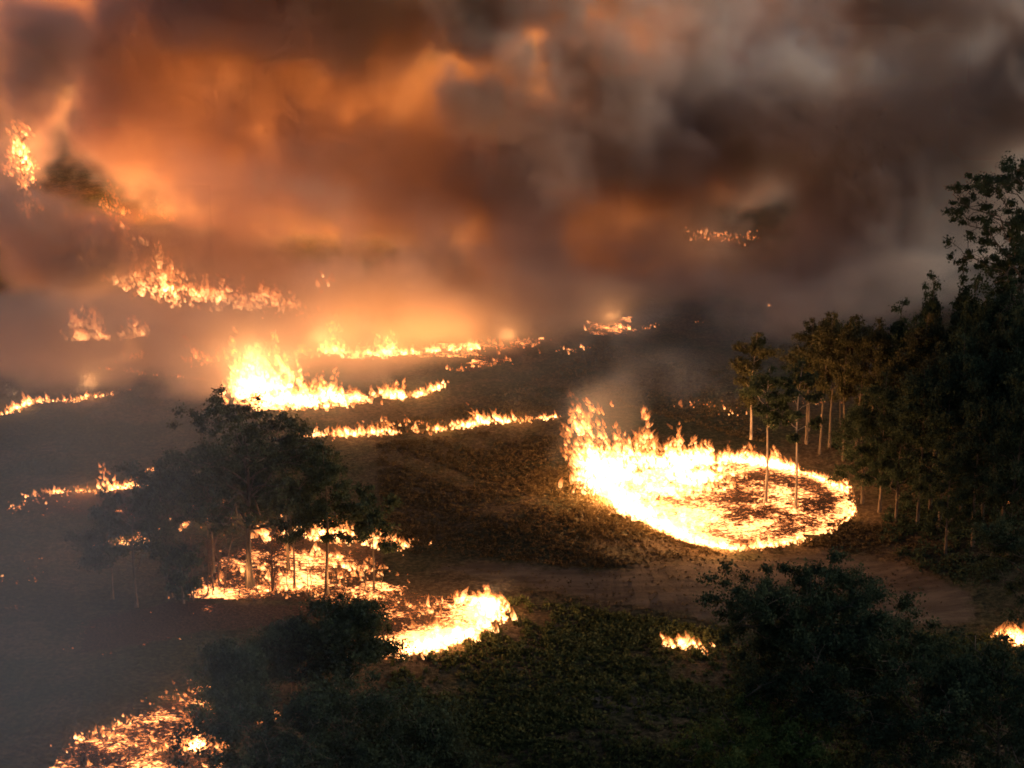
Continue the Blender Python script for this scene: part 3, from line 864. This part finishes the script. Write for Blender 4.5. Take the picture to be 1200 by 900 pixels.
FL = ['tall slender gum with olive crown at the firelit forest edge', 'tall pale-trunked gum with high olive crown at the firelit forest edge', 'dark pointed conical tree rising above the forest',
      'tall gum with rounded dark crown inside the forest', 'dense dark tree filling the forest below the tall gums']
rf = np.random.default_rng(5)
spec = [(945, 520, 384, 0), (960, 532, 378, 1), (972, 525, 372, 0), (988, 540, 382, 1), (1003, 535, 375, 0), (1020, 545, 384, 1), (1035, 540, 360, 2), (948, 505, 420, 3), (985, 500, 410, 3),
        (1060, 540, 378, 3), (1078, 560, 370, 0), (1095, 545, 326, 2), (1112, 540, 318, 2), (1130, 545, 328, 2), (1148, 560, 350, 3), (1075, 520, 345, 2), (1165, 560, 345, 2),
        (1030, 600, 450, 4), (1050, 610, 470, 4), (1075, 615, 440, 3), (1100, 620, 430, 4), (1125, 610, 400, 4), (1150, 620, 420, 3), (1175, 610, 390, 4), (1195, 600, 360, 4), (1010, 590, 480, 4),
        (1045, 575, 420, 1), (1090, 600, 410, 1), (1120, 585, 390, 3), (1140, 640, 470, 4), (1180, 650, 450, 4), (1205, 640, 420, 4), (1165, 585, 380, 1), (1215, 600, 330, 3), (1108, 650, 520, 4), (1190, 560, 350, 2)]
ORD = ['first', 'second', 'third', 'fourth', 'fifth', 'sixth', 'seventh', 'eighth', 'ninth', 'tenth', 'eleventh', 'twelfth']
edge_order = sorted(k for k, t in enumerate(spec) if t[3] in (0, 1)); edge_order.sort(key=lambda k: spec[k][0])
peak_order = sorted((k for k, t in enumerate(spec) if t[3] == 2), key=lambda k: spec[k][0])
for k, (x, y, tp, p) in enumerate(spec):
    b, H = stand(x, y, tp - 24, -.3)
    lab = FL[p]
    if k in edge_order: lab = '%s tall %s gum along the forest edge counting from the fire ring' % (ORD[edge_order.index(k)], 'slender' if p == 0 else 'high-crowned')
    if k in peak_order: lab = '%s dark pointed tree on the forest skyline counting from the fire ring' % ORD[peak_order.index(k)]
    sc = H / 28
    place('forest_tree' if p in (2, 4) else 'gum_tree', lab, FOR[p], b, sc=sc, rz=rf.uniform(0, 6.28), sxy=float(np.clip(1 / sc, .8, 1.5)) ** .6 * rf.uniform(.7, .95), mats=FM[p],
          group=['slender gums at the forest edge', 'pale-trunked gums at the forest edge', 'pointed trees above the forest', 'round-crowned gums in the forest', 'dense trees in the forest'][p])
b, H = stand(1188, 520, 146, -.3)
place('gum_tree', 'towering gum with open tiered crown standing high above the forest', gum(90, H, H * .22, cb=.22, trunk_r=.6, limbs=46, subs=8, clump=(.55, 1.25), per=125, size=.32, shape='umbrella', droop=.6), b, mats=(M_BARK, M_LEAF_DARK))

# --- foreground trees
b, H = stand(945, 905, 656)
place('gum_tree', 'broad leafy dark green gum in front of the dirt track', gum(100, H, H * .44, cb=.10, trunk_r=.4, limbs=44, subs=6, clump=(.9, 1.7), low=1, per=183, size=.30, shape='round', droop=.6), b, mats=(M_BARK, M_LEAF_DARK))
b, H = stand(1075, 930, 740)
place('bushy_tree', 'dense rounded dark tree touching the broad leafy gum', gum(101, H, H * .55, cb=.1, trunk_r=.35, limbs=26, subs=5, clump=(1.0, 1.9), per=149, size=.30, shape='round'), b, mats=(M_BARK, M_LEAF_DARK))
b, H = stand(1165, 950, 752)
place('bushy_tree', 'dense dark tree below the half-hidden burning bush', gum(102, H, H * .5, cb=.1, trunk_r=.35, limbs=26, subs=5, clump=(1.0, 1.9), per=149, size=.30, shape='round'), b, mats=(M_BARK, M_LEAF_DARK))
b, H = stand(1185, 770, 612)
place('gum_tree', 'dark overhanging gum in front of the half-hidden burning bush', gum(103, H, H * .42, cb=.30, trunk_r=.3, limbs=20, subs=5, clump=(.9, 1.6), per=141, size=.30, shape='round', droop=.9), b + [3.0, 0, 0], mats=(M_BARK, M_LEAF_DARK))
b, H = stand(890, 960, 846)
place('bushy_tree', 'lighter green bushy tree at the foot of the broad leafy gum', gum(104, H, H * .72, cb=.1, trunk_r=.25, limbs=22, subs=5, clump=(.8, 1.5), per=158, size=.28, shape='round'), b, mats=(M_BARK, M_LEAF_GREEN))
for (x, y, tp, r, sd_, lab) in [(412, 806, 704, .46, 110, 'rounded dark tree just below the crescent fire front'), (345, 812, 724, .42, 111, 'dark tree between the rounded tree and the smouldering slope'),
                                (405, 990, 800, .5, 112, 'big dense blue-dark tree in front of the smouldering slope'), (320, 1000, 830, .55, 113, 'dense low dark tree whose crown screens the smouldering slope'),
                                (490, 960, 835, .6, 114, 'low dark tree at the edge of the green scrub'), (275, 860, 755, .34, 115, 'small open dark tree with coals showing through it')]:
    b, H = stand(x, y, tp)
    place('bushy_tree', lab, gum(sd_, H, H * r, cb=.14, trunk_r=.3, limbs=24, subs=5, clump=(1.0, 1.8), per=141, size=.30, shape='round'), b, mats=(M_BARK, M_LEAF_DARK))

# ------------------------------------------------------------------ undergrowth
def scrub(name, label, pxpoly, n, rad, per, size, mat, seed, droop=-.3, flat=.8, avoid=()):
    rng = np.random.default_rng(seed)
    poly = np.array([ground_at(*p) for p in pxpoly])
    out = []
    while len(out) < n:
        x = rng.uniform(poly[:, 0].min(), poly[:, 0].max(), n); y = rng.uniform(poly[:, 1].min(), poly[:, 1].max(), n)
        k = in_poly(x, y, poly) & (rng.uniform(0, 1, n) < np.clip(.45 + .6 * wob(x, y, .25, seed), .06, 1))
        for a in avoid: k &= ~in_poly(x, y, a)
        out += list(zip(x[k], y[k]))
    xy = np.array(out[:n])
    R = rng.uniform(*rad, n) * rng.lognormal(-.1, .3, n)
    C = np.stack([xy[:, 0], xy[:, 1], terrain(xy[:, 0], xy[:, 1]) + R * .35], -1)
    v, q = leaves(rng, C, R, per, size, droop, flat)
    link(name, mesh_of(name, v, q), mat, kind='stuff', label=label)

RINGW = np.array([ground_at(*p) for p in rim])
TRACKW = np.array([ground_at(*p) for p in [(500, 672), (700, 670), (860, 658), (960, 648), (1050, 660), (1120, 700), (1060, 735), (840, 730), (640, 695)]])
CLEARW = np.array([ground_at(*p) for p in [(650, 815), (790, 818), (860, 825), (800, 846), (700, 842)]])
CRESW = np.array([ground_at(*p) for p in [(395, 700), (560, 700), (588, 712), (575, 738), (462, 770)]])
scrub('green_scrub', 'low green bracken scrub beside the crescent fire front', [(590, 700), (660, 708), (760, 725), (860, 745), (900, 930), (460, 930), (460, 775), (530, 765), (580, 738)], 4200, (.35, .85), 26, .34, M_SCRUB, 201)
scrub('dry_scrub', 'dry brown scrub lit by the burning ring', [(440, 520), (560, 505), (680, 510), (700, 560), (760, 620), (850, 650), (700, 668), (520, 655), (450, 640)], 9000, (.18, .42), 14, .20, M_STRAW, 202, avoid=(RINGW,))
scrub('dark_scrub', 'dark scrub between the ring and the dirt track', [(860, 648), (960, 630), (1010, 600), (1080, 640), (1180, 690), (1060, 650), (960, 642)], 500, (.2, .5), 18, .26, M_STRAW, 203, avoid=(RINGW,))
scrub('far_scrub', 'sparse dark scrub over the far paddock', [(450, 515), (700, 470), (900, 520), (860, 440), (700, 400), (640, 440), (560, 470), (420, 500)], 3000, (.2, .5), 12, .24, M_STRAW, 204)
scrub('undergrowth', 'dark undergrowth by the track and beneath the foreground trees', [(860, 760), (1060, 745), (1240, 740), (1260, 930), (900, 930)], 1800, (.4, .9), 22, .36, M_SCRUB, 205)
scrub('forest_undergrowth', 'dark bushy undergrowth round the foot of the forest', [(965, 520), (1010, 545), (1040, 590), (1030, 640), (1110, 680), (1230, 660), (1230, 560), (1080, 530)], 700, (.5, 1.3), 40, .32, M_LEAF_DARK, 207)
scrub('tufted_grass', 'dry tufts dotted over the bare dirt track', [(480, 665), (700, 660), (860, 650), (1060, 650), (1150, 700), (1060, 738), (840, 735), (640, 700)], 700, (.15, .35), 12, .2, M_STRAW, 206)

# ------------------------------------------------------------------ smoke: one body of drifting smoke, its density laid out in space
def smoke_field():
    ng = bpy.data.node_groups.new('smoke_density', 'GeometryNodeTree')
    ng.interface.new_socket('Geometry', in_out='OUTPUT', socket_type='NodeSocketGeometry')
    g = G(ng)
    out = g.n('NodeGroupOutput')
    P = g.n('GeometryNodeInputPosition').outputs[0]
    warp = g.n('ShaderNodeTexNoise'); warp.inputs['Scale'].default_value = .022; warp.inputs['Detail'].default_value = 3
    wv = g.vec('MULTIPLY', g.vec('SUBTRACT', warp.outputs['Color'], (.5, .5, .5)), (46, 46, 34))
    W = g.vec('ADD', P, wv)
    total = None
    soft = cover = None
    for k, (px, py, dist, r, amp) in enumerate(BLOBS + HAZE):
        c = air_at(px, py, dist)
        r = r if isinstance(r, (tuple, list)) else (r, r, r)
        d = g.vec('MULTIPLY', g.vec('SUBTRACT', W if k < len(BLOBS) else P, tuple(float(v) for v in c)), tuple(1.0 / v for v in r))
        ex = g.math('EXPONENT', g.math('MULTIPLY', g.vec('DOT_PRODUCT', d, d), -1.0))
        e = g.math('MULTIPLY', ex, amp)
        if k < len(BLOBS): cover = ex if cover is None else g.math('ADD', cover, ex)
        if k < len(BLOBS): total = e if total is None else g.math('ADD', total, e)
        else: soft = e if soft is None else g.math('ADD', soft, e)
    w2 = g.n('ShaderNodeTexNoise'); w2.inputs['Scale'].default_value = .11; w2.inputs['Detail'].default_value = 3
    wv2 = g.vec('MULTIPLY', g.vec('SUBTRACT', w2.outputs['Color'], (.5, .5, .5)), (15, 15, 15))
    f = g.noise(g.vec('ADD', g.vec('ADD', P, g.vec('MULTIPLY', wv, (.4, .4, .4))), wv2), .062, 6.0, .70, .3)
    t = g.math('ADD', g.math('MULTIPLY', g.math('MINIMUM', cover, 1.15), .5), g.math('MULTIPLY', g.math('SUBTRACT', f, .5), 1.7))
    shape = g.ss(t, .33, .55, .04, 2.4)
    dens = g.math('MULTIPLY', total, shape)
    z = g.n('ShaderNodeSeparateXYZ'); ng.links.new(P, z.inputs[0])
    base = g.math('MULTIPLY', g.ss(z.outputs[2], 0.0, 75.0, 1.0, .25), g.math('MULTIPLY', shape, BASE))
    dens = g.math('MAXIMUM', g.math('SUBTRACT', g.math('MULTIPLY', dens, 1.15), .003), 0.0)
    dens = g.math('ADD', g.math('ADD', dens, base), g.math('MULTIPLY', soft, g.ss(shape, 0.0, 1.8, .6, 1.3)))
    vc = g.n('GeometryNodeVolumeCube')
    g.put(vc.inputs['Density'], dens)
    vc.inputs['Min'].default_value = DOM[0]; vc.inputs['Max'].default_value = DOM[1]
    for k, a in zip('XYZ', range(3)):
        vc.inputs['Resolution ' + k].default_value = int((DOM[1][a] - DOM[0][a]) / VOX) + 1
    sm = g.n('GeometryNodeSetMaterial')
    sm.inputs['Material'].default_value = M_SMOKE
    ng.links.new(vc.outputs[0], sm.inputs[0]); ng.links.new(sm.outputs[0], out.inputs[0])
    return ng

def smoke_material():
    m, nt, out = new_mat('smoke')
    g = G(nt)
    at = g.n('ShaderNodeAttribute', attribute_name='density').outputs['Fac']
    sc = g.n('ShaderNodeVolumeScatter')
    thick = g.ss(at, .003, .026)
    g.put(sc.inputs['Color'], g.mix(thick, c4(.56, .70, .92), c4(.80, .78, .76)))
    sc.inputs['Anisotropy'].default_value = .25
    g.put(sc.inputs['Density'], at)
    ab = g.n('ShaderNodeVolumeAbsorption')
    ab.inputs['Color'].default_value = (.74, .62, .54, 1)
    g.put(ab.inputs['Density'], g.math('MULTIPLY', at, g.math('ADD', g.math('MULTIPLY', thick, .75), .25)))
    ad = g.n('ShaderNodeAddShader')
    nt.links.new(sc.outputs[0], ad.inputs[0]); nt.links.new(ab.outputs[0], ad.inputs[1])
    nt.links.new(ad.outputs[0], out.inputs['Volume'])
    return m

M_SMOKE = smoke_material()
VOX = 1.8
DOM = ((-190.0, 80.0, -4.0), (210.0, 780.0, 112.0))
BASE = 0.0003
BLOBS = [  # photo x, y, distance, radii in metres, density per metre
    # lit plume standing over the far fire fronts
    (570, 320, 405, (15, 14, 12), .034), (600, 240, 430, (18, 20, 15), .040), (480, 150, 450, (24, 22, 17), .028), (360, 120, 455, (28, 22, 19), .026), (240, 110, 460, (28, 22, 20), .026),
    (110, 120, 450, (12, 14, 18), .040), (30, 150, 520, (26, 24, 20), .020), (20, 60, 400, (16, 8, 8), .06), (300, 200, 442, (38, 16, 15), .018), (420, 250, 430, (24, 14, 12), .022),
    # dense smoke deck added above the view to keep skylight off the plume
    (100, -20, 520, (60, 60, 18), .045), (400, -60, 500, (60, 60, 18), .050), (650, -70, 480, (50, 50, 16), .090), (300, -160, 430, (60, 40, 16), .060), (620, -160, 420, (50, 40, 16), .070),
    (500, -250, 340, (60, 50, 10), .05), (800, -250, 340, (50, 50, 10), .04), (200, -250, 350, (60, 50, 10), .05),
    # dark unlit billows in front of it
    (555, 130, 400, (10, 7, 9), .15), (570, 40, 410, (13, 8, 8), .12), (640, 90, 396, (8, 7, 9), .10), (330, 250, 390, (18, 7, 6), .030), (230, 215, 390, (10, 7, 7), .025), (45, 110, 400, (10, 8, 10), .10), (40, 240, 396, (16, 10, 12), .055), (120, 290, 393, (16, 9, 7), .035),
    (70, 5, 440, (26, 10, 7), .040), (250, 0, 440, (24, 10, 6), .03), (440, 5, 425, (18, 9, 8), .045), (530, -5, 412, (12, 8, 9), .12), (690, 40, 420, (14, 12, 12), .12), (740, 110, 415, (10, 10, 12), .10), (440, 50, 425, (9, 8, 6), .03), (640, 200, 400, (12, 9, 8), .05), (1030, 0, 420, (18, 12, 8), .20), (1180, 60, 420, (11, 12, 16), .20),
    # veil over the far red front
    (230, 325, 397, (36, 8, 8), .048), (110, 330, 397, (22, 9, 9), .050), (420, 330, 405, (24, 9, 8), .034), (60, 390, 375, (30, 10, 8), .030), (190, 400, 368, (34, 9, 7), .022), (340, 370, 385, (30, 8, 8), .026), (620, 370, 390, (26, 10, 7), .018),
    # brown and grey smoke drifting away over the forest
    (700, 180, 455, (24, 24, 17), .050), (820, 110, 470, (30, 26, 20), .060), (950, 150, 440, (26, 22, 18), .060), (1050, 160, 425, (22, 18, 17), .075), (900, 40, 520, (50, 36, 22), .045),
    (1030, 290, 415, (24, 14, 9), .040), (860, 200, 530, (40, 30, 24), .040), (1140, 110, 500, (30, 26, 22), .045), (720, 310, 440, (24, 16, 8), .024), (1140, 250, 430, (20, 16, 13), .040), (1110, 310, 388, (20, 10, 8), .040), (760, 330, 430, (24, 14, 9), .020), (890, 325, 425, (28, 14, 9), .022), (980, 355, 400, (22, 12, 8), .016), (660, 370, 400, (20, 10, 8), .012),
    (770, 475, 338, (18, 12, 8), .008), (700, 480, 322, (9, 7, 8), .003), (350, 440, 375, (34, 12, 8), .009), (200, 390, 380, (40, 14, 8), .011), (820, 400, 380, (26, 18, 8), .004), (690, 520, 318, (10, 8, 7), .008), (560, 690, 262, (7, 5, 4), .008),
]
HAZE = [   # thin even haze hanging over the near slope
    (-20, 660, 175, (16, 28, 12), .0048), (-40, 820, 150, (16, 24, 12), .0072), (70, 850, 155, (12, 20, 8), .0024), (20, 480, 270, (34, 30, 9), .004), (60, 560, 215, (14, 18, 9), .0025), (220, 470, 310, (26, 14, 7), .004), (100, 430, 360, (46, 16, 8), .008), (420, 430, 375, (40, 14, 8), .005), (720, 440, 350, (44, 14, 9), .004), (900, 330, 430, (56, 24, 9), .007), (1010, 385, 385, (40, 14, 8), .004), (640, 350, 420, (40, 16, 8), .006),
]
sv_ = bpy.data.volumes.new('smoke')
smoke = bpy.data.objects.new('smoke', sv_)
COL.objects.link(smoke)
sv_.render.step_size = 5.0
sv_.materials.append(M_SMOKE)
smoke['kind'] = 'stuff'
smoke['label'] = 'billowing brown and orange-lit smoke drifting from the fires'
md = smoke.modifiers.new('density', 'NODES')
md.node_group = smoke_field()
